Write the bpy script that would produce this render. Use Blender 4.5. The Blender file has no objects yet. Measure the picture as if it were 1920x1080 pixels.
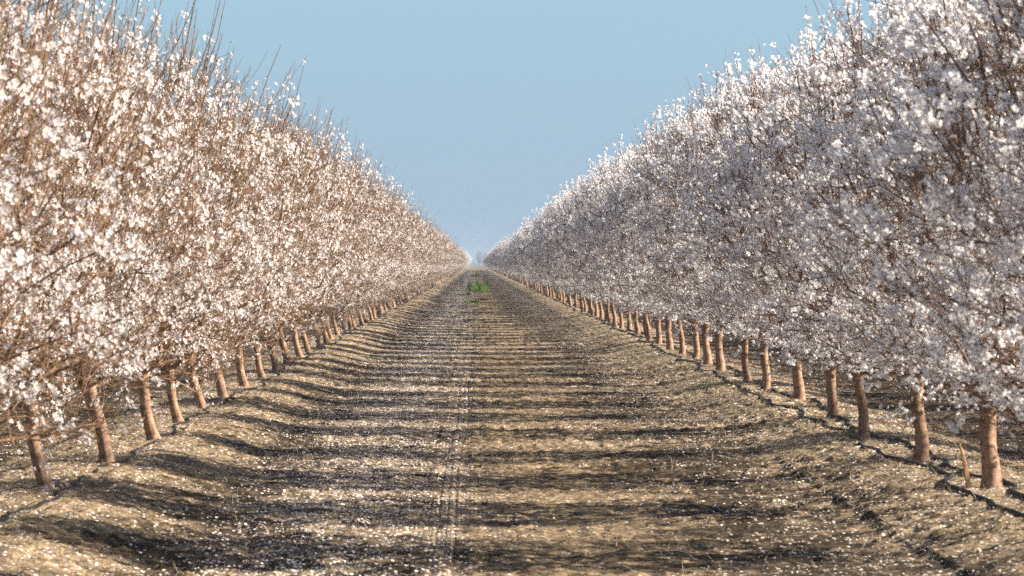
import bpy, math, random
import numpy as np
from mathutils import Vector

scn = bpy.context.scene
COL = scn.collection

# ------------------------------------------------------------------ camera
F_PX = 8700.0                      # focal length in pixels of a 1920 wide frame (a long lens)
CAM_Z = 1.87
cam_d = bpy.data.cameras.new("camera")
cam = bpy.data.objects.new("camera", cam_d)
COL.objects.link(cam)
cam_d.sensor_width = 36.0
cam_d.lens = 36.0 * F_PX / 1920.0
cam_d.clip_start = 0.5
cam_d.clip_end = 30000
cam.location = (0, 0, CAM_Z)
yaw = math.atan((960 - 892) / F_PX)
pitch = math.atan((540 - 494) / F_PX)
cam.rotation_euler = (math.pi / 2 - pitch, 0, -yaw)
cam_d.dof.use_dof = True
cam_d.dof.focus_distance = 85.0
cam_d.dof.aperture_fstop = (cam_d.lens / 1000.0) / 0.014
scn.camera = cam

# ------------------------------------------------------------------ sky, sun, exposure
SUN_EL = math.radians(27)
SUN_BACK = math.radians(3.5)         # nearly square from the right
sun_dir = Vector((math.cos(SUN_EL) * math.cos(SUN_BACK), -math.cos(SUN_EL) * math.sin(SUN_BACK), math.sin(SUN_EL)))
w = bpy.data.worlds.new("World")
scn.world = w
w.use_nodes = True
nt = w.node_tree
nt.nodes.clear()
wo = nt.nodes.new("ShaderNodeOutputWorld")
bg = nt.nodes.new("ShaderNodeBackground")
sky = nt.nodes.new("ShaderNodeTexSky")
sky.sky_type = 'NISHITA'
sky.sun_disc = False
sky.sun_elevation = SUN_EL
sky.sun_rotation = math.radians(90) + SUN_BACK
sky.air_density = 0.55
sky.dust_density = 0.4
sky.ozone_density = 2.0
tc = nt.nodes.new("ShaderNodeTexCoord")
sep = nt.nodes.new("ShaderNodeSeparateXYZ")
com = nt.nodes.new("ShaderNodeCombineXYZ")
mul = nt.nodes.new("ShaderNodeMath"); mul.operation = 'MAXIMUM'
mul.inputs[1].default_value = 0.15
nrm = nt.nodes.new("ShaderNodeVectorMath"); nrm.operation = 'NORMALIZE'
nt.links.new(tc.outputs['Generated'], sep.inputs[0])
nt.links.new(sep.outputs[0], com.inputs[0])
nt.links.new(sep.outputs[1], com.inputs[1])
nt.links.new(sep.outputs[2], mul.inputs[0])
nt.links.new(mul.outputs[0], com.inputs[2])
nt.links.new(com.outputs[0], nrm.inputs[0])
nt.links.new(nrm.outputs[0], sky.inputs[0])
tint = nt.nodes.new("ShaderNodeMix"); tint.data_type = 'RGBA'; tint.blend_type = 'MULTIPLY'
tint.inputs[0].default_value = 1.0
lowz = nt.nodes.new("ShaderNodeMapRange"); lowz.inputs[1].default_value = 0.0; lowz.inputs[2].default_value = 0.06
nt.links.new(sep.outputs[2], lowz.inputs[0])
lowc = nt.nodes.new("ShaderNodeMix"); lowc.data_type = 'RGBA'      # the greyer band of air along the horizon
lowc.inputs[6].default_value = (1.38, 1.11, .85, 1); lowc.inputs[7].default_value = (1.44, 1.33, .975, 1)
nt.links.new(lowz.outputs[0], lowc.inputs[0])
upz = nt.nodes.new("ShaderNodeMapRange"); upz.inputs[1].default_value = 0.07; upz.inputs[2].default_value = 0.40
nt.links.new(sep.outputs[2], upz.inputs[0])
upc = nt.nodes.new("ShaderNodeMix"); upc.data_type = 'RGBA'        # deeper blue higher up
upc.inputs[7].default_value = (.92, 1.0, 1.0, 1)
nt.links.new(upz.outputs[0], upc.inputs[0]); nt.links.new(lowc.outputs[2], upc.inputs[6])
nt.links.new(upc.outputs[2], tint.inputs[7])
nt.links.new(sky.outputs[0], tint.inputs[6])
nt.links.new(tint.outputs[2], bg.inputs[0])
bg.inputs[1].default_value = 0.050
nt.links.new(bg.outputs[0], wo.inputs[0])

sd = bpy.data.lights.new("sun", 'SUN')
sd.energy = 5.0
sd.angle = math.radians(0.5)
sd.color = (1.0, 0.91, 0.78)
so = bpy.data.objects.new("sun", sd)
COL.objects.link(so)
so.rotation_euler = sun_dir.to_track_quat('Z', 'Y').to_euler()

scn.view_settings.view_transform = 'Standard'
scn.view_settings.look = 'None'
scn.view_settings.gamma = 1
scn.view_settings.use_curve_mapping = False
scn.view_settings.exposure = 1.78
scn.render.engine = 'CYCLES'
scn.cycles.use_adaptive_sampling = False
scn.cycles.use_denoising = False
scn.cycles.denoiser = 'OPENIMAGEDENOISE'
scn.cycles.denoising_input_passes = 'RGB_ALBEDO_NORMAL'
scn.cycles.max_bounces = 9
scn.cycles.diffuse_bounces = 6
scn.cycles.transmission_bounces = 4
scn.cycles.volume_bounces = 0
scn.cycles.sample_clamp_indirect = 6

# ------------------------------------------------------------------ helpers
def mesh_quads(name, verts, quads, mats, midx=None, smooth=False):
    verts = np.ascontiguousarray(verts, dtype=np.float32).reshape(-1, 3)
    quads = np.ascontiguousarray(quads, dtype=np.int32).reshape(-1, 4)
    me = bpy.data.meshes.new(name)
    me.vertices.add(len(verts)); me.vertices.foreach_set("co", verts.ravel())
    me.loops.add(len(quads) * 4); me.loops.foreach_set("vertex_index", quads.ravel())
    me.polygons.add(len(quads))
    me.polygons.foreach_set("loop_start", np.arange(len(quads), dtype=np.int32) * 4)
    me.polygons.foreach_set("loop_total", np.full(len(quads), 4, dtype=np.int32))
    if midx is not None:
        me.polygons.foreach_set("material_index", np.ascontiguousarray(midx, dtype=np.int32))
    me.polygons.foreach_set("use_smooth", np.full(len(quads), smooth, dtype=bool))
    for m in mats:
        me.materials.append(m)
    me.update(calc_edges=True)
    return me

def link(name, me, parent=None, loc=None):
    o = bpy.data.objects.new(name, me)
    COL.objects.link(o)
    if parent: o.parent = parent
    if loc is not None: o.location = loc
    return o

def tag(o, label=None, cat=None, group=None, kind=None):
    if label: o["label"] = label
    if cat: o["category"] = cat
    if group: o["group"] = group
    if kind: o["kind"] = kind
    return o

class Geo:
    """collects quads with material slots"""
    def __init__(self): self.v = []; self.q = []; self.m = []; self.n = 0
    def add(self, v, q, m=0):
        v = np.asarray(v, dtype=np.float64).reshape(-1, 3); q = np.asarray(q).reshape(-1, 4)
        self.v.append(v); self.q.append(q + self.n); self.n += len(v)
        self.m.append(np.full(len(q), m) if np.isscalar(m) else np.asarray(m))
    def arrays(self):
        return np.concatenate(self.v), np.concatenate(self.q), np.concatenate(self.m)
    def mesh(self, name, mats, smooth=False):
        v, q, m = self.arrays()
        return mesh_quads(name, v, q, mats, m, smooth)

def norm(a): return a / np.maximum(np.linalg.norm(a, axis=-1, keepdims=True), 1e-9)

def frames(d):
    ref = np.where(np.abs(d[:, 2:3]) < 0.9, np.array([[0, 0, 1.0]]), np.array([[1.0, 0, 0]]))
    a = norm(np.cross(d, ref)); b = np.cross(d, a)
    return a, b

def tubes(P0, P1, r0, r1, sides):
    """frusta: one per row"""
    P0 = np.asarray(P0); P1 = np.asarray(P1); n = len(P0)
    a, b = frames(norm(P1 - P0))
    ang = np.arange(sides) * 2 * np.pi / sides
    off = a[:, None, :] * np.cos(ang)[None, :, None] + b[:, None, :] * np.sin(ang)[None, :, None]
    r0 = np.broadcast_to(r0, (n,)); r1 = np.broadcast_to(r1, (n,))
    v = np.concatenate([P0[:, None] + off * r0[:, None, None], P1[:, None] + off * r1[:, None, None]], axis=1)
    k = np.arange(sides); k2 = (k + 1) % sides
    f = np.stack([k, k2, k2 + sides, k + sides], axis=1)
    q = f[None] + (np.arange(n) * 2 * sides)[:, None, None]
    return v.reshape(-1, 3), q.reshape(-1, 4)

def loft(pts, rad, sides, wob=None):
    """one continuous tube along pts"""
    pts = np.asarray(pts, dtype=float); n = len(pts)
    d = np.gradient(pts, axis=0); a, b = frames(norm(d))
    for i in range(1, n):                       # keep frames from flipping
        a[i] = a[i - 1] - d[i] / np.linalg.norm(d[i]) * np.dot(a[i - 1], d[i] / np.linalg.norm(d[i])); a[i] /= np.linalg.norm(a[i])
        b[i] = np.cross(d[i] / np.linalg.norm(d[i]), a[i])
    ang = np.arange(sides) * 2 * np.pi / sides
    R = np.asarray(rad)[:, None] * (np.ones((n, sides)) if wob is None else wob)
    v = pts[:, None] + (a[:, None] * np.cos(ang)[None, :, None] + b[:, None] * np.sin(ang)[None, :, None]) * R[..., None]
    k = np.arange(sides); k2 = (k + 1) % sides
    q = np.concatenate([np.stack([k + i * sides, k2 + i * sides, k2 + (i + 1) * sides, k + (i + 1) * sides], 1) for i in range(n - 1)])
    return v.reshape(-1, 3), q

# ------------------------------------------------------------------ materials
def new_mat(name, rough=0.8):
    m = bpy.data.materials.new(name); m.use_nodes = True
    t = m.node_tree; b = t.nodes["Principled BSDF"]
    b.inputs["Roughness"].default_value = rough
    b.inputs["Specular IOR Level"].default_value = 0.25
    return m, t, b

def ramp(t, fac, stops):
    r = t.nodes.new("ShaderNodeValToRGB")
    e = r.color_ramp.elements
    while len(e) < len(stops): e.new(0.5)
    for el, (p, c) in zip(e, stops):
        el.position = p; el.color = (*c, 1)
    t.links.new(fac, r.inputs[0])
    return r.outputs[0]

def noise(t, scale, detail=3, vec=None, rough=0.55):
    n = t.nodes.new("ShaderNodeTexNoise")
    n.inputs["Scale"].default_value = scale; n.inputs["Detail"].default_value = detail
    n.inputs["Roughness"].default_value = rough
    if vec is not None: t.links.new(vec, n.inputs["Vector"])
    return n.outputs[0]

def petal_mat(name, stops, trans=0.46):
    m, t, b = new_mat(name, 0.6)
    oi = t.nodes.new("ShaderNodeNewGeometry")
    c = ramp(t, oi.outputs["Random Per Island"], stops)
    t.links.new(c, b.inputs["Base Color"])
    tr = t.nodes.new("ShaderNodeBsdfTranslucent"); t.links.new(c, tr.inputs[0])
    mx = t.nodes.new("ShaderNodeMixShader"); mx.inputs[0].default_value = trans
    t.links.new(b.outputs[0], mx.inputs[1]); t.links.new(tr.outputs[0], mx.inputs[2])
    t.links.new(mx.outputs[0], t.nodes["Material Output"].inputs[0])
    return m

def bark_mat(name, stops, scale, zst=.35):
    m, t, b = new_mat(name, 0.75)
    tcn = t.nodes.new("ShaderNodeTexCoord")
    mp = t.nodes.new("ShaderNodeMapping"); mp.inputs["Scale"].default_value = (1, 1, zst)
    t.links.new(tcn.outputs["Object"], mp.inputs[0])
    n = noise(t, scale, 5, mp.outputs[0], 0.65)
    t.links.new(ramp(t, n, stops), b.inputs["Base Color"])
    bp = t.nodes.new("ShaderNodeBump"); bp.inputs["Strength"].default_value = 0.5; bp.inputs["Distance"].default_value = 0.01
    t.links.new(n, bp.inputs["Height"]); t.links.new(bp.outputs[0], b.inputs["Normal"])
    return m

M_PET_L = petal_mat("petal_pinkish_white", [(0, (.80, .69, .67)), (.5, (.85, .79, .76)), (1, (.88, .87, .84))])
M_PET_R = petal_mat("petal_white", [(0, (.82, .79, .79)), (.5, (.88, .87, .87)), (1, (.90, .90, .90))], .56)
M_FALLEN = petal_mat("fallen_petal", [(0, (.30, .22, .16)), (.45, (.55, .47, .42)), (1, (.78, .75, .73))], .25)
M_EYE = petal_mat("blossom_eye", [(0, (.36, .09, .08)), (.6, (.45, .22, .14)), (1, (.48, .40, .12))], 0.1)
M_LEAF = petal_mat("young_leaf", [(0, (.10, .15, .03)), (.6, (.19, .22, .05)), (1, (.26, .22, .07))], 0.4)
M_TRUNK = bark_mat("trunk_bark", [(.33, (.07, .04, .026)), (.47, (.235, .138, .085)), (.7, (.35, .22, .145))], 15, 1.1)
M_BR_L = bark_mat("branch_bark_reddish", [(.3, (.09, .049, .028)), (.55, (.20, .115, .064)), (.75, (.30, .19, .113))], 9)
M_BR_R = bark_mat("branch_bark_brown", [(.3, (.075, .042, .027)), (.55, (.17, .092, .058)), (.75, (.26, .165, .11))], 9)
M_FARBARK = bark_mat("grey_bark", [(.3, (.10, .075, .07)), (.7, (.19, .15, .14))], 2)
M_STRAW = petal_mat("dry_straw", [(0, (.05, .034, .022)), (.5, (.17, .128, .08)), (1, (.36, .285, .195))], 0.15)
M_WEED = petal_mat("weed_leaf", [(0, (.08, .13, .03)), (.5, (.20, .31, .08)), (1, (.34, .45, .15))], 0.35)
M_HOSE, t_, b_ = new_mat("black_polythene", 0.6); b_.inputs["Base Color"].default_value = (.008, .008, .009, 1)
b_.inputs["Specular IOR Level"].default_value = .2
M_WOOD = bark_mat("split_wood", [(.3, (.38, .20, .10)), (.7, (.58, .36, .20))], 30)

# ------------------------------------------------------------------ ground
ROW_L, ROW_R, ROW_GAP, STEP = -3.16, 3.86, 7.03, 5.0
TRUNK_L = [(-3.20, 34.5), (-3.12, 39.4), (-3.08, 44.3), (-3.17, 49.4), (-3.21, 54.3), (-3.19, 58.6), (-3.17, 63.6), (-3.14, 68.2), (-3.16, 73.3), (-3.17, 77.9), (-3.15, 83.2)]
TRUNK_R = [(3.86, 34.8), (3.82, 39.8), (3.79, 45.2), (3.93, 51.1), (3.94, 56.6), (3.85, 61.7), (3.89, 66.4), (3.80, 72.2), (3.85, 77.1), (3.86, 81.4), (3.86, 86.4)]
END_Y = 1300.0
_rs = np.random.RandomState(5)
LAT = [_rs.rand(512, 512) for _ in range(12)]

def vnoise(xs, ys, cell, k):
    """value noise on the grid xs (columns) x ys (rows)"""
    L = LAT[k % 12]
    fx = xs / cell + 37.3 * (k + 1); fy = ys / cell + 11.9 * (k + 1)
    ix = np.floor(fx).astype(int); iy = np.floor(fy).astype(int)
    tx = fx - ix; ty = fy - iy
    tx = tx * tx * (3 - 2 * tx); ty = ty * ty * (3 - 2 * ty)
    A = L[iy % 512]; B = L[(iy + 1) % 512]
    a = A[:, ix % 512] * (1 - tx) + A[:, (ix + 1) % 512] * tx
    b = B[:, ix % 512] * (1 - tx) + B[:, (ix + 1) % 512] * tx
    return a * (1 - ty)[:, None] + b * ty[:, None] - 0.5

def pnoise(x, y, cell, k):
    """same noise at scattered points"""
    L = LAT[k % 12]
    fx = x / cell + 37.3 * (k + 1); fy = y / cell + 11.9 * (k + 1)
    ix = np.floor(fx).astype(int); iy = np.floor(fy).astype(int)
    tx = fx - ix; ty = fy - iy
    tx = tx * tx * (3 - 2 * tx); ty = ty * ty * (3 - 2 * ty)
    g = lambda i, j: L[j % 512, i % 512]
    return (g(ix, iy) * (1 - tx) + g(ix + 1, iy) * tx) * (1 - ty) + (g(ix, iy + 1) * (1 - tx) + g(ix + 1, iy + 1) * tx) * ty - 0.5

def sstep(a, b, x):
    t = np.clip((x - a) / (b - a), 0, 1); return t * t * (3 - 2 * t)

def row_dx(x):
    """signed distance to the nearest tree row"""
    return (x - ROW_L + ROW_GAP / 2) % ROW_GAP - ROW_GAP / 2

def berm(x):
    d = row_dx(np.asarray(x, dtype=float))
    h = 0.16 * (1 - sstep(0.25, 1.35, np.abs(d)))
    lane = ((d + ROW_GAP / 2) / ROW_GAP)
    return h + 0.02 * np.cos(d / ROW_GAP * 2 * np.pi) - 0.0

def gz_pt(x, y):
    x = np.asarray(x, float); y = np.asarray(y, float)
    z = berm(x + 0.25 * pnoise(x * 0, y, 4.0, 1)) + 0.032 * pnoise(x, y, 1.3, 2) + 0.022 * pnoise(x, y, 0.42, 3)
    toe = sstep(-.03, .03, x - (2.86 + .16 * pnoise(x * 0, y, 2.5, 4)))
    return z + 0.03 * (toe - 1) * np.exp(-np.clip(2.86 - x, 0, 9) * 2.2) * (x < 3.3)

xs = np.concatenate([-np.geomspace(1500, 26, 26), np.arange(-24, -6, .2), np.arange(-6, -.42, .04), np.arange(-.42, .12, .012),
                     np.arange(.12, 6.4, .04), np.arange(6.4, 24.5, .2), np.geomspace(26, 1500, 26)])
yl = [-60.0, -30, -10, 0, 8, 14, 18, 20, 22]
y = 23.0
while y < 1420:
    yl.append(y)
    y += 0.045 if y < 60 else 0.045 * (y / 60) ** 1.35
yl += list(np.geomspace(1430, 4200, 30))
ys = np.array(yl)
X, Y = np.meshgrid(xs, ys)
near = (1 - sstep(9, 22, np.abs(X)))
wig = vnoise(xs * 0, ys, 4.0, 1)
orch = 1 - sstep(END_Y - 15, END_Y + 10, Y)
Z = berm(X + 0.25 * wig) * orch * (np.abs(X) < 200)
Z += 0.032 * vnoise(xs, ys, 1.3, 2) + 0.022 * vnoise(xs, ys, 0.42, 3)
toe = sstep(-.03, .03, X - (2.86 + .16 * vnoise(xs * 0, ys, 2.5, 4)))
Z += 0.018 * (toe - 1) * np.exp(-np.clip(2.86 - X, 0, 9) * 2.2) * (X < 3.3) * (1 - .85 * sstep(34, 50, Y))
rough = 0.55 + 0.9 * np.clip(vnoise(xs, ys, 1.9, 5) + .5, 0, 1)
c1 = np.abs(vnoise(xs, ys, 0.17, 6)) * 2
Z += near * rough * (0.027 * (c1 - .5) + 0.027 * vnoise(xs, ys, 0.085, 7) + 0.016 * vnoise(xs, ys, 0.045, 8))
trk = -0.17 + 0.10 * vnoise(xs * 0, ys, 14, 9)
trk_on = .35 + .65 * np.clip(.5 + 1.6 * vnoise(xs * 0, ys, 2.2, 3), 0, 1)
for dx, dp in ((-.075, .011), (-.01, .007), (.05, .013)):
    Z -= dp * trk_on * np.exp(-((X - trk - dx) / .011) ** 2) * (np.abs(X) < 2) * (Y < 75)
# zone weights kept as an attribute: petals, straw, moss
n2 = vnoise(xs, ys, 0.9, 10); n3 = vnoise(xs, ys, 2.7, 11); n4 = vnoise(xs, ys, .35, 0)
def bump(x, c, w_): return np.exp(-((x - c) / w_) ** 2)
dR = np.abs(row_dx(X))
pet = 0.20 + 0.22 * (1 - sstep(.2, 1.6, dR))
pet = np.where(np.abs(X) < 3.4, .18 + .74 * bump(X, -1.0, .75) + .16 * sstep(1.7, 3.4, np.abs(X)) - .12 * bump(X, .6, .8), pet)
pet = pet + .30 * np.exp(-((X - trk + .01) / .13) ** 2) * (np.abs(X) < 2)
pet = pet + .18 * bump(X, -.95, .7) * sstep(80, 200, Y)
pet = np.clip(pet * (1 - .5 * sstep(4.3, 5.2, np.abs(X - .35))) + .16 * n2 + .10 * n3 + .30 * n4, 0, 1)  # fewer pale petals past the rows: shade of the next lanes put into colour
straw = 0.57 + .20 * (1 - sstep(.3, 1.7, dR)) + .16 * bump(X, .7, .9) - .15 * bump(X, 2.1, .9) - .12 * bump(X, -2.1, .45) - .22 * sstep(4.2, 5.2, np.abs(X - .35))  # last term thins straw past the rows, painting the next lanes' shade
straw = straw - (.12 + .10 * sstep(-.6, 2.4, X)) * sstep(80, 220, Y) * (1 - sstep(2.2, 3.0, np.abs(X - .35)))
straw = np.clip(straw + .14 * n2 + .08 * n3 + .36 * n4, 0, 1)
moss = np.clip(.0 + .42 * bump(X, 3.3, .55) + .28 * bump(X, .35, .45) + .15 * bump(X, -3.0, .6) + .6 * n3 + .4 * n2, 0, 1)
# beyond the end of the rows: a dry grass field
straw = np.where(orch > .5, straw, 1.0); moss = moss * orch; pet = pet * orch
ny, nx = X.shape
idx = np.arange(ny * nx).reshape(ny, nx)
gq = np.stack([idx[:-1, :-1], idx[:-1, 1:], idx[1:, 1:], idx[1:, :-1]], axis=-1).reshape(-1, 4)

M_GND, t, b = new_mat("orchard_soil", 0.95)
b.inputs["Specular IOR Level"].default_value = 0.1
geo = t.nodes.new("ShaderNodeNewGeometry")
att = t.nodes.new("ShaderNodeAttribute"); att.attribute_name = "zones"
sepc = t.nodes.new("ShaderNodeSeparateColor"); t.links.new(att.outputs["Color"], sepc.inputs[0])
pos = geo.outputs["Position"]
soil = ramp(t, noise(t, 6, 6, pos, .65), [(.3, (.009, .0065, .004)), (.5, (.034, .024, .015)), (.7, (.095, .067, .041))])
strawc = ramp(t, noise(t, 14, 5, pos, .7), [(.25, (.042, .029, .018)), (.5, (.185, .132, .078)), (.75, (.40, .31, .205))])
mossc = ramp(t, noise(t, 10, 4, pos, .7), [(.3, (.035, .033, .011)), (.6, (.095, .088, .030)), (.8, (.17, .15, .06))])
def math_(op, a, b_=None, clamp=False):
    n = t.nodes.new("ShaderNodeMath"); n.operation = op; n.use_clamp = clamp
    for i, q in enumerate((a, b_)):
        if q is None: continue
        if isinstance(q, (int, float)): n.inputs[i].default_value = q
        else: t.links.new(q, n.inputs[i])
    return n.outputs[0]
def mixc(f, a, b_):
    n = t.nodes.new("ShaderNodeMix"); n.data_type = 'RGBA'
    t.links.new(f, n.inputs[0]); t.links.new(a, n.inputs[6])
    if isinstance(b_, tuple): n.inputs[7].default_value = (*b_, 1)
    else: t.links.new(b_, n.inputs[7])
    return n.outputs[2]
def mask(w_, n_, gain):            # weight against a fine noise
    return math_('MULTIPLY', math_('SUBTRACT', math_('ADD', w_, n_), 1.0), gain, True)
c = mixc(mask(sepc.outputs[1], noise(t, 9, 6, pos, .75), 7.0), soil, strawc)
c = mixc(mask(sepc.outputs[2], noise(t, 5, 6, pos, .75), 5.0), c, mossc)
vo = t.nodes.new("ShaderNodeTexVoronoi"); vo.inputs["Scale"].default_value = 30; t.links.new(pos, vo.inputs["Vector"])
vsep = t.nodes.new("ShaderNodeSeparateColor"); t.links.new(vo.outputs["Color"], vsep.inputs[0])
inpet = math_('LESS_THAN', vo.outputs["Distance"], 0.36)
pick = math_('LESS_THAN', vsep.outputs[0], math_('MULTIPLY', sepc.outputs[0], 0.85))
c = mixc(math_('MULTIPLY', inpet, pick), c, (.68, .61, .57))
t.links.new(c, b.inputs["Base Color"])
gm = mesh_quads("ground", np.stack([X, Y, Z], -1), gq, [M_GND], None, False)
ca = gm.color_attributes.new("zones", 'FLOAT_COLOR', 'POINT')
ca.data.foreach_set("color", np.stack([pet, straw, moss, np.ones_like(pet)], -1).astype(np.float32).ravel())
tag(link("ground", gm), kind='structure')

def grid_z(x, y):
    """height of the ground mesh at points"""
    j = np.clip(np.searchsorted(xs, x) - 1, 0, nx - 2); i = np.clip(np.searchsorted(ys, y) - 1, 0, ny - 2)
    tx = (x - xs[j]) / (xs[j + 1] - xs[j]); ty = (y - ys[i]) / (ys[i + 1] - ys[i])
    return (Z[i, j] * (1 - tx) + Z[i, j + 1] * tx) * (1 - ty) + (Z[i + 1, j] * (1 - tx) + Z[i + 1, j + 1] * tx) * ty
def zone_at(A, x, y):
    j = np.clip(np.searchsorted(xs, x), 0, nx - 1); i = np.clip(np.searchsorted(ys, y), 0, ny - 1)
    return A[i, j]

# ---- fallen petals and dry straw lying on it (stuff)
rs = np.random.RandomState(21)
def scatter(n_near, n_far):
    x = rs.uniform(-6, 6.4, n_near + n_far)
    y = np.concatenate([rs.uniform(23, 90, n_near), np.exp(rs.uniform(math.log(90), math.log(420), n_far))])
    return x, y
def leaf_quads(P, N, U, ln, wd, bend):
    """cupped diamond leaves: base, side, tip, side"""
    V = np.cross(N, U)
    v = np.stack([P - U * ln[:, None] * .5, P + V * wd[:, None] * .5 + N * bend[:, None], P + U * ln[:, None] * .5, P - V * wd[:, None] * .5 + N * bend[:, None]], 1)
    q = np.arange(len(P) * 4).reshape(-1, 4)
    return v.reshape(-1, 3), q
x, y = scatter(620000, 300000)
keep = rs.rand(len(x)) < np.clip(zone_at(pet, x, y), 0, 1) ** 1.3
x, y = x[keep], y[keep]; n = len(x)
N = norm(np.stack([rs.normal(0, .7, n), rs.normal(0, .7, n), np.ones(n)], 1))
U = norm(np.cross(N, rs.normal(0, 1, (n, 3))))
sz = (.0065 + .009 * rs.rand(n) ** 1.6) * np.where(rs.rand(n) < .04, 1.6, 1)
P = np.stack([x, y, grid_z(x, y) + sz * .45], 1)
v, q = leaf_quads(P, N, U, sz, sz * .9, sz * .25)
tag(link("fallen_petals", mesh_quads("fallen_petals", v, q, [M_FALLEN])), "scattered white petals lying over the orchard floor", "petals", kind='stuff')

x, y = scatter(150000, 60000)
keep = rs.rand(len(x)) < np.clip(zone_at(straw, x, y), 0, 1) ** 1.5
x, y = x[keep], y[keep]; n = len(x)
d = norm(np.stack([rs.normal(0, 1, n), rs.normal(0, 1, n), np.abs(rs.normal(0, .38, n))], 1))
ln = rs.uniform(.03, .12, n)
P = np.stack([x, y, grid_z(x, y) + .004], 1)
v, q = tubes(P, P + d * ln[:, None], rs.uniform(.0015, .003, n), .0008, 3)
tag(link("dry_grass", mesh_quads("dry_grass", v, q, [M_STRAW])), "short dry grass and straw litter over the berms and lane", "grass", kind='stuff')

# ------------------------------------------------------------------ trees
def skeleton(rng, targets, start, root_len, bf, up_pen, seg=.22, wig=.035):
    """join target points to the cheapest node of a growing tree; returns nodes, parents, child counts"""
    nodes = [np.array(start, float)]; par = [-1]; path = [root_len]
    order = np.argsort(np.linalg.norm(targets - nodes[0], axis=1))
    A = np.zeros((8000, 3)); A[0] = nodes[0]; PL = np.zeros(8000); cnt = 1; PL[0] = root_len
    par = np.full(8000, -1)
    for ti in order:
        p = targets[ti]
        dv = p - A[:cnt]; dist = np.linalg.norm(dv, axis=1)
        steep = dv[:, 2] / np.maximum(dist, 1e-6)
        cost = dist * (1 + up_pen * np.clip(.35 - steep, 0, 2)) + bf * PL[:cnt]
        j = int(np.argmin(cost))
        m = max(1, int(round(dist[j] / seg)))
        prev = j; p0 = A[j].copy()
        for k in range(1, m + 1):
            f = k / m
            q = p0 + (p - p0) * f
            if k < m: q = q + rng.normal(0, wig, 3) - np.array([0, 0, .10 * dist[j] * math.sin(math.pi * f) * .35])
            if cnt >= 8000: break
            A[cnt] = q; par[cnt] = prev; PL[cnt] = PL[prev] + np.linalg.norm(q - A[prev]); prev = cnt; cnt += 1
    A = A[:cnt]; par = par[:cnt]
    tips = np.zeros(cnt); has = np.zeros(cnt, bool); has[par[1:]] = True
    tips[~has] = 1
    for i in range(cnt - 1, 0, -1): tips[par[i]] += tips[i]
    return A, par, tips

PET = []
for k in range(5):
    a = 2 * math.pi * k / 5
    PET += [(.08 * math.cos(a), .08 * math.sin(a), 0), (.74 * math.cos(a - .52), .74 * math.sin(a - .52), .22),
            (1.0 * math.cos(a), 1.0 * math.sin(a), .30), (.74 * math.cos(a + .52), .74 * math.sin(a + .52), .22)]
PET += [(.24, 0, .13), (0, .24, .13), (-.24, 0, .13), (0, -.24, .13)]
PET = np.array(PET)
def flowers(P, N, s, rng, openness):
    n = len(P)
    a, b = frames(N)
    ro = rng.uniform(0, 6.28, n)
    e1 = a * np.cos(ro)[:, None] + b * np.sin(ro)[:, None]; e2 = np.cross(N, e1)
    L = PET[None] * s[:, None, None]
    fl = openness[:, None]
    lx = L[..., 0] * (.45 + .55 * fl); ly = L[..., 1] * (.45 + .55 * fl); lz = L[..., 2] * (2.6 - 1.6 * fl)
    v = P[:, None] + e1[:, None] * lx[..., None] + e2[:, None] * ly[..., None] + N[:, None] * lz[..., None]
    q = np.arange(24).reshape(6, 4)[None] + (np.arange(n) * 24)[:, None, None]
    m = np.tile(np.array([0, 0, 0, 0, 0, 1]), n)
    return v.reshape(-1, 3), q.reshape(-1, 4), m

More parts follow.
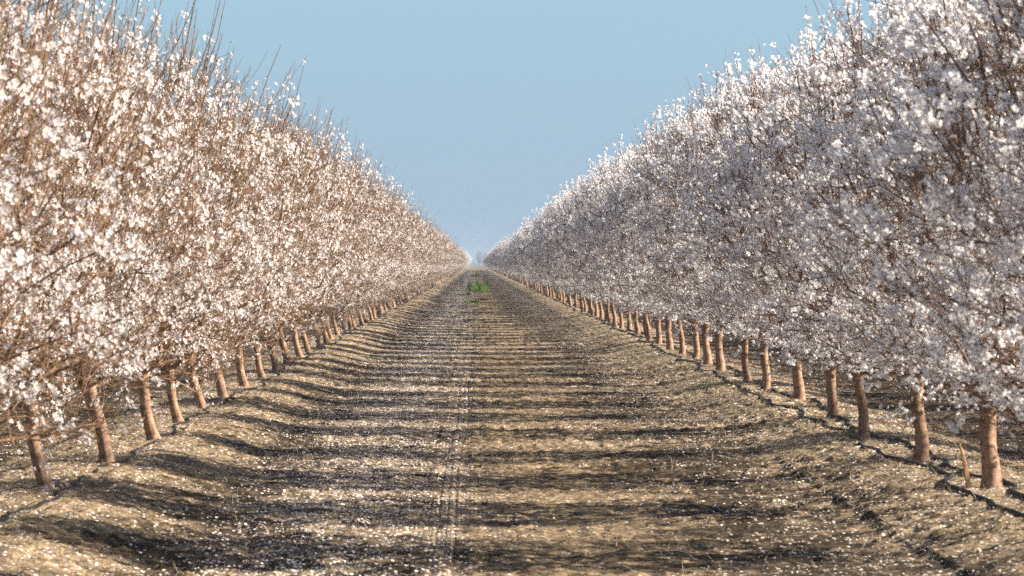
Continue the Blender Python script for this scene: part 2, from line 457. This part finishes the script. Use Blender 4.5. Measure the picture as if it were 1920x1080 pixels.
def make_variant(seed, side, extra_limb=False):
    """returns the meshes (trunk, branches, blossom, leaves, everything) of one almond tree"""
    rng = np.random.RandomState(seed)
    left = side == 'left'
    bark = M_BR_L if left else M_BR_R
    lean = -rng.uniform(.14, .27) if left else -rng.uniform(.0, .12)
    th = rng.uniform(.58, .74) if left else rng.uniform(.68, .86)
    # trunk: a flared, slightly crooked cylinder that splits into the scaffold limbs
    nz = 15
    zt = np.linspace(-.12, th + .06, nz)
    pts = np.stack([lean * zt + .012 * np.sin(zt * 9 + seed), .02 * np.sin(zt * 7 + 2 * seed), zt], 1)
    r = (.056 if left else .054) * rng.uniform(.9, 1.12) * (1 + .42 * np.exp(-np.clip(zt, 0, 9) / .075) + .18 * np.clip((zt - th + .16) / .16, 0, 1) - .10 * np.clip(zt / th, 0, 1))
    wob = 1 + .07 * rng.normal(0, 1, (nz, 14)); wob = (wob + np.roll(wob, 1, 1) + np.roll(wob, 1, 0)) / 3
    G_t = Geo(); v, q = loft(pts, r, 14, wob); G_t.add(v, q)
    top = pts[-1].copy()
    Hh = 3.3 if left else 3.5
    if left: rx, ry = 1.60, 1.25
    else: rx, ry = 1.62, 1.86
    zb = .62 if left else .80
    # crown envelope: a vase that is widest a third of the way up
    def env(u): return np.interp(u, [0, .12, .35, .6, .8, 1.0], [.36, .70, .98, 1.0, .84, .48] if left else [.33, .62, .92, 1.0, .82, .42])
    nT = 520 if left else 760
    u = rng.rand(nT) ** .85
    ang = rng.uniform(0, 2 * np.pi, nT); rr = rng.rand(nT) ** .53
    lob = 1 + .14 * np.sin(ang * 3 + seed) + .10 * np.sin(ang * 5 + u * 6 + seed * 2)
    e = env(u) * lob
    T = np.stack([rx * e * rr * np.cos(ang), ry * e * rr * np.sin(ang), zb + (Hh - zb) * u + rng.normal(0, .05, nT)], 1)
    # hollow out the inside near the crotch and let the low rim hang
    T[:, 2] = np.maximum(T[:, 2], zb - .08 + .16 * rng.rand(nT)); T[:, 0] += lean * .9
    for _ in range(rng.randint(1, 3) if left else 0):            # boughs that hang below the rest
        a0 = rng.uniform(0, 6.28); r0_ = rng.uniform(.45, 1.15); nb = rng.randint(3, 8)
        f_ = np.linspace(.5, 1, nb)
        T = np.concatenate([T, np.stack([r0_ * f_ * np.cos(a0), .8 * r0_ * f_ * np.sin(a0), .70 - rng.uniform(.05, .26) * f_], 1) + rng.normal(0, .05, (nb, 3))])
    A, par, tips = skeleton(rng, T, top - np.array([0, 0, .06]), .0, .30, .55)
    rad = np.clip(.0030 * tips ** .50, .0030, .052)
    G_b = Geo()
    P0 = A[par[1:]]; P1 = A[1:]; R1 = rad[1:]; R0 = np.minimum(rad[par[1:]], R1 * 1.25)
    thick = R1 > .009
    for sel, sd in ((thick, 6), (~thick, 3)):
        if sel.any():
            v, q = tubes(P0[sel], P1[sel] + (P1[sel] - P0[sel]) * .04, R0[sel], R1[sel], sd); G_b.add(v, q)
    seg_p = [P0[~thick]]; seg_q = [P1[~thick]]
    # short side shoots
    cand = np.where(tips < 8)[0]; cand = cand[cand > 0]
    nS = 2000 if left else 4800
    b0 = A[rng.choice(cand, nS)] + rng.normal(0, .03, (nS, 3))
    out = b0 - np.array([lean, 0, 1.7]); out[:, 2] *= .5; out = norm(out)
    ds = norm(out * .55 + np.array([0, 0, .55]) + rng.normal(0, .48, (nS, 3)))
    ls = rng.uniform(.10, .36, nS)
    b1 = b0 + ds * ls[:, None]
    ds2 = norm(ds + np.array([0, 0, .35]) + rng.normal(0, .15, (nS, 3)))
    b2 = b1 + ds2 * (ls * rng.uniform(.3, .8, nS))[:, None]
    v, q = tubes(b0, b1, .0026, .0018, 3); G_b.add(v, q)
    v, q = tubes(b1, b2, .0018, .0012, 3); G_b.add(v, q)
    # long upright whips on the crown
    upc = np.where((A[:, 2] > (1.8 if left else 2.2)) & (tips < 10))[0]
    nW = 220 if left else 190
    w0 = A[rng.choice(upc, nW)] + rng.normal(0, .04, (nW, 3))
    hf = np.clip((w0[:, 2] - 2.2) / 1.5, 0, 1)
    wd = norm(np.stack([.16 * (w0[:, 0] - lean) + (.10 if left else -.02) + rng.normal(0, .17, nW), .16 * w0[:, 1] + rng.normal(0, .17, nW), np.ones(nW)], 1))
    wl = (.2 + .8 * rng.rand(nW) ** 1.4 if left else rng.uniform(.25, .82, nW)) * (.7 + .45 * hf)
    big = rng.rand(nW) < .10; wl[big] *= 1.18
    w1 = w0 + wd * (wl * .5)[:, None]
    wd2 = norm(wd + rng.normal(0, .12, (nW, 3)) + np.array([0.0, 0, .1])); w2 = w1 + wd2 * (wl * .5)[:, None]
    v, q = tubes(w0, w1, .0053, .004, 4); G_b.add(v, q)
    v, q = tubes(w1, w2, .004, .0018, 4); G_b.add(v, q)
    if extra_limb:
        # a long low limb that reaches out over the berm towards the camera side
        k = 14; f = np.linspace(0, 1, k)
        lp = np.stack([lean * .6 + .95 * f, -.35 * f, .66 - .10 * np.sin(f * 3.1) + .05 * f + .018 * np.sin(f * 17)], 1)
        v, q = loft(lp, np.linspace(.020, .006, k), 6); G_b.add(v, q)
        for i in (6, 9, 12):
            v, q = tubes(lp[i:i + 1], lp[i:i + 1] + np.array([[.12, -.05, .12]]), .005, .002, 4); G_b.add(v, q)
    # spurs (tiny dark bumps) on the whips
    # ---- blossom positions along the segments
    def along(p, q_, n, lo=0., hi=1.):
        L = np.linalg.norm(q_ - p, axis=1); i = rng.choice(len(p), n, p=L / L.sum()); f = rng.uniform(lo, hi, n)[:, None]
        return p[i] + (q_[i] - p[i]) * f, norm(q_[i] - p[i])
    if left: counts = (3300, 4000, 3000, 480, 240)
    else: counts = (8600, 13200, 11500, 3200, 2700)
    F, Dn = [], []
    for (p, q_, n) in ((P0[~thick], P1[~thick], counts[0]), (b0, b1, counts[1]), (b1, b2, counts[2]), (w0, w1, counts[3]), (w1, w2, counts[4])):
        # flowers sit in small clusters, not evenly
        cs = 3 if (p is w0 or p is w1) else 7
        a1, d1 = along(p, q_, max(1, n // cs))
        rep = np.repeat(np.arange(len(a1)), cs)
        F.append(a1[rep] + rng.normal(0, 1, (len(rep), 3)) * (.013 if p is w0 or p is w1 else .026)); Dn.append(d1[rep])
    F = np.concatenate(F); Dn = np.concatenate(Dn); n = len(F)
    # thick clumps and bare gaps
    wv = np.zeros(n)
    for kk in range(5):
        kv = rng.normal(0, 1, 3); kv *= (6 + 3.2 * kk) / np.linalg.norm(kv)
        wv += np.sin(F @ kv + rng.uniform(0, 6.28)) 
    kp = rng.rand(n) < np.clip(.60 + (.40 if left else .55) * wv, .03, 1) * (np.interp(F[:, 2], [.5, 1.6], [.62, 1]) if left else 1)
    F = F[kp]; Dn = Dn[kp]; n = len(F)
    rnd = rng.normal(0, 1, (n, 3)); side_ = norm(rnd - Dn * (rnd * Dn).sum(1, keepdims=True))
    outc = F - np.array([lean, 0, 1.8])
    N = norm(side_ + .45 * norm(outc) + np.array([0, 0, .25]))
    F = F + N * rng.uniform(.006, .02, n)[:, None]
    s = rng.uniform(.019, .0262, n) if left else rng.uniform(.022, .030, n); op = np.clip(rng.beta(3, 1.2, n), .05, 1); s = np.where(op < .35, s * .8, s)
    G_f = Geo(); v, q, m = flowers(F, N, s, rng, op); G_f.add(v, q, m)
    # young leaves and buds
    nl = 1300 if left else 1000
    a1, d1 = along(np.concatenate([b1, w1, w1]), np.concatenate([b2, w2, w2]), nl, .3, 1.0)
    Un = norm(d1 + rng.normal(0, .45, (nl, 3))); Nn = norm(np.cross(Un, rng.normal(0, 1, (nl, 3))))
    G_l = Geo(); v, q = leaf_quads(a1 + Un * .012, Nn, Un, rng.uniform(.018, .036, nl), rng.uniform(.007, .012, nl), np.full(nl, .002)); G_l.add(v, q)
    pm = M_PET_L if left else M_PET_R
    meshes = dict(trunk=G_t.mesh("trunk", [M_TRUNK], True), branches=G_b.mesh("branches", [bark], True),
                  blossom=G_f.mesh("blossom", [pm, M_EYE]), leaves=G_l.mesh("leaves", [M_LEAF]))
    G = Geo()
    for g_, off in ((G_t, 0), (G_b, 1), (G_f, 2), (G_l, 4)):
        v, q, m = g_.arrays(); G.add(v, q, m + off)
    meshes['all'] = G.mesh("almond_tree", [M_TRUNK, bark, pm, M_EYE, M_LEAF], False)
    return meshes

VAR_L = [make_variant(100 + i, 'left') for i in range(4)]
VAR_L_LIMB = make_variant(150, 'left', True)
VAR_R = [make_variant(200 + i, 'right') for i in range(4)]

ORD = ["first", "second", "third", "fourth", "fifth", "sixth", "seventh", "eighth", "ninth", "tenth", "eleventh", "twelfth",
       "thirteenth", "fourteenth", "fifteenth", "sixteenth", "seventeenth", "eighteenth", "nineteenth", "twentieth"]
N_SIDE, N_PARTS = 150, 55

def build_row(side, trunks, variants, rowx, look):
    rng = random.Random(7 if side == 'left' else 8)
    ds = [(rowx, trunks[0][1] - STEP * k) for k in (3, 2, 1)] + list(trunks)
    while len(ds) < N_SIDE:
        ds.append((rowx + rng.uniform(-.07, .07), ds[-1][1] + STEP + rng.uniform(-.12, .12)))
    for i, (x, y) in enumerate(ds):
        v = variants[(i * 3 + rng.randrange(2)) % len(variants)]
        if side == 'left' and i == 2: v = VAR_L_LIMB
        z = float(gz_pt(x, y)) - .01
        rot = rng.uniform(-.18, .18)      # the shared lean of the row stays
        sc = rng.uniform(.95, 1.06) * (1.0 + .06 * math.sin(i * 1.7 + (0 if side == 'left' else 2)))
        if i < N_PARTS:
            r = link("almond_tree", None, None, (x, y, z)); r.empty_display_size = .3
            for nm in ("trunk", "branches", "blossom", "leaves"):
                link(nm, v[nm], r)
        else:
            r = link("almond_tree", v['all'], None, (x, y, z))
        r.rotation_euler = (rng.uniform(-.03, .03), rng.uniform(-.03, .03), rot)
        zs = np.interp(y, [20, 35, 50, 80, 120], [.86, .90, .95, .97, .95]) if side == 'right' else np.interp(y, [25, 45], [.96, 1.0])
        r.scale = (sc, sc * (-1 if rng.random() < .5 else 1), sc * zs * rng.uniform(.95, 1.05))
        k = i - 3
        if i < 3:
            lab = ["nearest", "second nearest", "third nearest"][i] + f" {look} tree at the {side} edge, trunk out of frame"
        elif k < len(ORD):
            lab = f"{look} tree with the {ORD[k]} visible trunk from the front, {side} row"
        elif i < N_PARTS:
            lab = f"{look} tree in the middle of the {side} row, trunk nearly hidden"
        else:
            lab = f"{look} tree far along the {side} row, merging with its neighbours"
        tag(r, lab, "tree", f"almond trees of the {side} row")
    return ds
rowL = build_row('left', TRUNK_L, VAR_L, ROW_L, "pinkish white twiggy")
rowR = build_row('right', TRUNK_R, VAR_R, ROW_R, "dense white blossoming")

# the rest of the orchard: the row ends far off and the rows behind, one object of instances
def gn_points(name, pts, meshes, label, seed):
    me = bpy.data.meshes.new(name)
    me.vertices.add(len(pts)); me.vertices.foreach_set("co", np.asarray(pts, np.float32).ravel())
    at = me.attributes.new("pick", 'INT', 'POINT'); rg = np.random.RandomState(seed)
    at.data.foreach_set("value", rg.randint(0, len(meshes), len(pts)).astype(np.int32))
    o = link(name, me)
    ng = bpy.data.node_groups.new(name, 'GeometryNodeTree')
    ng.interface.new_socket("Geometry", in_out='INPUT', socket_type='NodeSocketGeometry')
    ng.interface.new_socket("Geometry", in_out='OUTPUT', socket_type='NodeSocketGeometry')
    gi = ng.nodes.new("NodeGroupInput"); go = ng.nodes.new("NodeGroupOutput")
    jn = ng.nodes.new("GeometryNodeJoinGeometry")
    for i, m in enumerate(meshes):
        src = bpy.data.objects.new(m.name + "_source", m)       # never linked to the scene
        oi = ng.nodes.new("GeometryNodeObjectInfo"); oi.inputs['Object'].default_value = src
        oi.inputs['As Instance'].default_value = True
        na = ng.nodes.new("GeometryNodeInputNamedAttribute"); na.data_type = 'INT'; na.inputs[0].default_value = "pick"
        cp = ng.nodes.new("FunctionNodeCompare"); cp.data_type = 'INT'; cp.operation = 'EQUAL'; cp.inputs[3].default_value = i
        ng.links.new(na.outputs[0], cp.inputs[2])
        ip = ng.nodes.new("GeometryNodeInstanceOnPoints")
        rv = ng.nodes.new("FunctionNodeRandomValue"); rv.data_type = 'FLOAT'; rv.inputs[2].default_value = .92; rv.inputs[3].default_value = 1.08
        ng.links.new(gi.outputs[0], ip.inputs['Points']); ng.links.new(cp.outputs[0], ip.inputs['Selection'])
        ng.links.new(oi.outputs['Geometry'], ip.inputs['Instance']); ng.links.new(rv.outputs[1], ip.inputs['Scale'])
        ng.links.new(ip.outputs[0], jn.inputs[0])
    ng.links.new(jn.outputs[0], go.inputs[0])
    md = o.modifiers.new("scatter", 'NODES'); md.node_group = ng
    tag(o, label, "trees", kind='stuff')
    return o
rg = np.random.RandomState(3)
pl, pr = [], []
for side, ds, out in (('left', rowL, pl), ('right', rowR, pr)):
    y = ds[-1][1] + STEP
    while y < END_Y: out.append((ds[-1][0], y, .15)); y += STEP
    sg = -1 if side == 'left' else 1
    for k in (1, 2):
        x = (ROW_L if side == 'left' else ROW_R) + sg * ROW_GAP * k
        y = (20 if k == 1 else 30) + (ds[0][1] % STEP)
        while y < (700 if k == 1 else 420): out.append((x + rg.uniform(-.08, .08), y + rg.uniform(-.15, .15), .15)); y += STEP
far = gn_points("orchard_rows_beyond", pl + pr, [VAR_L[0]['all'], VAR_L[2]['all'], VAR_R[1]['all'], VAR_R[3]['all']],
                "blossoming orchard rows far off and behind the two front rows", 4)

# ------------------------------------------------------------------ irrigation hoses, stake
def hose(rowx, off, y0, y1, seed, label, rad_):
    rg = np.random.RandomState(seed)
    yy = np.concatenate([np.arange(y0, 90, .22), np.arange(90, y1, .8)])
    xx = rowx + off + .24 * pnoise(yy * 0 + seed, yy, 2.6, seed) + .14 * pnoise(yy * 0 + seed, yy, .9, seed + 1)
    zz = grid_z(xx, yy) + rad_
    zz = np.maximum(zz, np.convolve(np.pad(zz, 2, mode='edge'), np.ones(5) / 5, 'valid'))
    v, q = loft(np.stack([xx, yy, zz], 1), np.full(len(yy), rad_), 7)
    o = link("irrigation_hose", mesh_quads("irrigation_hose", v, q, [M_HOSE], None, True))
    tag(o, label, "hose", "irrigation hoses along the tree rows")
hose(ROW_R, -.20, 21, 330, 3, "black irrigation hose running on the lane side of the right row's trunks", .0145)
hose(ROW_R, .12, 21, 330, 5, "black irrigation hose lying close behind the right row's trunks on the berm top", .0165)
hose(ROW_L, .10, 21, 330, 8, "black irrigation hose along the left row's trunk bases", .0115)

st = Geo()
sp = np.array([[0, 0, -.06], [-.012, 0, .08], [-.03, .01, .2], [-.055, .01, .33], [-.07, .012, .40]])
v, q = loft(sp, [.022, .021, .018, .012, .003], 5); st.add(v, q)
so_ = link("wooden_stake", st.mesh("wooden_stake", [M_WOOD]), None, (3.70, 34.75, float(gz_pt(3.70, 34.75))))
so_.scale = (1, 1, .82)
tag(so_, "pale split wooden stake leaning beside the first trunk of the right row", "stake")

# ------------------------------------------------------------------ green weeds in the lane
def weed(px, y0, wdt, dep, hgt, n, label, seed):
    rg = np.random.RandomState(seed)
    ncl = max(3, int(n / 260)); cx = rg.normal(0, .30, ncl) * wdt; cy = rg.uniform(-.5, .5, ncl) * dep; ch = rg.uniform(.55, 1.1, ncl) * hgt; cr = rg.uniform(.14, .30, ncl) * max(.5, wdt)
    i = rg.randint(0, ncl, n); a = rg.uniform(0, 6.28, n); r_ = np.sqrt(rg.rand(n)); hh = rg.rand(n) ** .7
    P = np.stack([cx[i] + cr[i] * r_ * np.cos(a), cy[i] + 1.3 * cr[i] * r_ * np.sin(a), ch[i] * hh * (1 - .6 * r_ ** 2) + .02], 1)
    U = norm(np.stack([np.cos(a), np.sin(a), rg.normal(.3, .5, n)], 1)); N = norm(np.cross(U, np.stack([-np.sin(a), np.cos(a), rg.normal(0, .3, n)], 1)))
    s = rg.uniform(.05, .11, n)
    G = Geo(); v, q = leaf_quads(P, N, U, s, s * .5, s * .08); G.add(v, q)
    k = ncl * 14; j = np.repeat(np.arange(ncl), 14); aa = rg.uniform(0, 6.28, k)
    B = np.stack([cx[j], cy[j], np.zeros(k)], 1); E = B + np.stack([cr[j] * .6 * np.cos(aa), cr[j] * .6 * np.sin(aa), ch[j] * rg.uniform(.5, .95, k)], 1)
    v, q = tubes(B, E, .008, .004, 3); G.add(v, q)
    x = (px - 892) / F_PX * y0
    o = link("green_weeds", G.mesh("green_weeds", [M_WEED]), None, (x, y0, -.02))
    tag(o, label, "weeds", "green weed clumps in the lane")
weed(899, 312, 1.0, 26, .74, 4200, "largest bright green weed clump in the middle of the lane", 1)
weed(880, 272, .5, 5, .22, 500, "low green weed patch left of and just before the largest clump", 2)
weed(893, 640, .80, 40, .85, 1500, "farthest dark green weed clump near the end of the lane", 3)
weed(885, 226, .85, 7, .12, 600, "sparse low green weeds in front of the largest clump", 4)
weed(906, 238, .55, 8, .09, 240, "scattered small green weeds right of the lane's middle before the largest clump", 6)
weed(882, 152, .5, 3, .07, 160, "nearest tiny green weed patch in the petal strewn track", 5)

# ------------------------------------------------------------------ far bare trees and tree belt
def bare_tree(px, y0, h, spread, seed, label):
    rg = np.random.RandomState(seed)
    nT = 420; u = rg.rand(nT) ** .8; a = rg.uniform(0, 6.28, nT); r_ = rg.rand(nT) ** .5
    e = np.interp(u, [0, .3, .65, 1], [.25, .8, 1, .45]) * spread
    T = np.stack([e * r_ * np.cos(a), e * r_ * np.sin(a), h * (.28 + .72 * u)], 1)
    A, par, tips = skeleton(rg, T, (0, 0, h * .2), 0, .35, .5, .5, .10)
    rad = np.clip(.034 * tips ** .42, .03, .30)
    G = Geo(); v, q = tubes(A[par[1:]], A[1:], rad[1:] * 1.1, rad[1:], 5); G.add(v, q)
    x = (px - 892) / F_PX * y0
    r = link("bare_tree", None, None, (x, y0, 0)); tag(r, label, "tree", "bare trees beyond the orchard")
    link("crown", G.mesh("crown", [M_FARBARK]), r)
    G2 = Geo(); v, q = loft(np.array([[0, 0, -.2], [.03, 0, h * .07], [0, .02, h * .14], [0, 0, h * .215]]), [.36, .28, .25, .24], 9); G2.add(v, q)
    link("trunk", G2.mesh("trunk", [M_FARBARK], True), r)
bare_tree(898, 2500, 8.6, 2.4, 31, "tall bare hazy tree at the end of the lane, left of its twin")
bare_tree(911, 2560, 7.9, 2.2, 32, "bare hazy tree just right of the tall one at the lane's end")
rg = np.random.RandomState(77)
n = 26000
cx = rg.uniform(-480, 480, 230); chh = rg.uniform(3.4, 7.2, 230); crr = rg.uniform(2, 5, 230)
i = rg.randint(0, 230, n); a = rg.uniform(0, 6.28, n); r_ = rg.rand(n) ** .5
P = np.stack([cx[i] + crr[i] * r_ * np.cos(a), 3500 + rg.uniform(-25, 25, n), chh[i] * rg.rand(n) ** .7 * (1 - .5 * r_ ** 2)], 1)
U = norm(np.stack([rg.normal(0, .6, n), rg.normal(0, .6, n), np.ones(n)], 1)); N = norm(rg.normal(0, 1, (n, 3))); N = norm(np.cross(U, N))
v, q = leaf_quads(P, N, U, rg.uniform(.5, 1.3, n), rg.uniform(.15, .5, n), np.full(n, .05))
tag(link("far_tree_belt", mesh_quads("far_tree_belt", v, q, [M_FARBARK])), "hazy belt of trees along the horizon", "trees", kind='stuff')

# ------------------------------------------------------------------ haze
HZ = True
if HZ:
    x0, x1, y0, y1, z0, z1 = -1520, 1520, -80, 4230, -1.2, 11.0
    v = np.array([(x0, y0, z0), (x1, y0, z0), (x1, y1, z0), (x0, y1, z0), (x0, y0, z1), (x1, y0, z1), (x1, y1, z1), (x0, y1, z1)])
    q = np.array([(0, 3, 2, 1), (4, 5, 6, 7), (0, 1, 5, 4), (1, 2, 6, 5), (2, 3, 7, 6), (3, 0, 4, 7)])
    hm = bpy.data.materials.new("haze_air"); hm.use_nodes = True
    tt = hm.node_tree; tt.nodes.clear()
    ho = tt.nodes.new("ShaderNodeOutputMaterial"); pv = tt.nodes.new("ShaderNodeVolumePrincipled")
    pv.inputs["Color"].default_value = (.40, .50, .60, 1); pv.inputs["Density"].default_value = .00022
    pv.inputs["Anisotropy"].default_value = 0.0
    tt.links.new(pv.outputs[0], ho.inputs["Volume"])
    tag(link("haze", mesh_quads("haze", v, q, [hm])), "thin pale haze in the air over the orchard", "haze", kind='stuff')
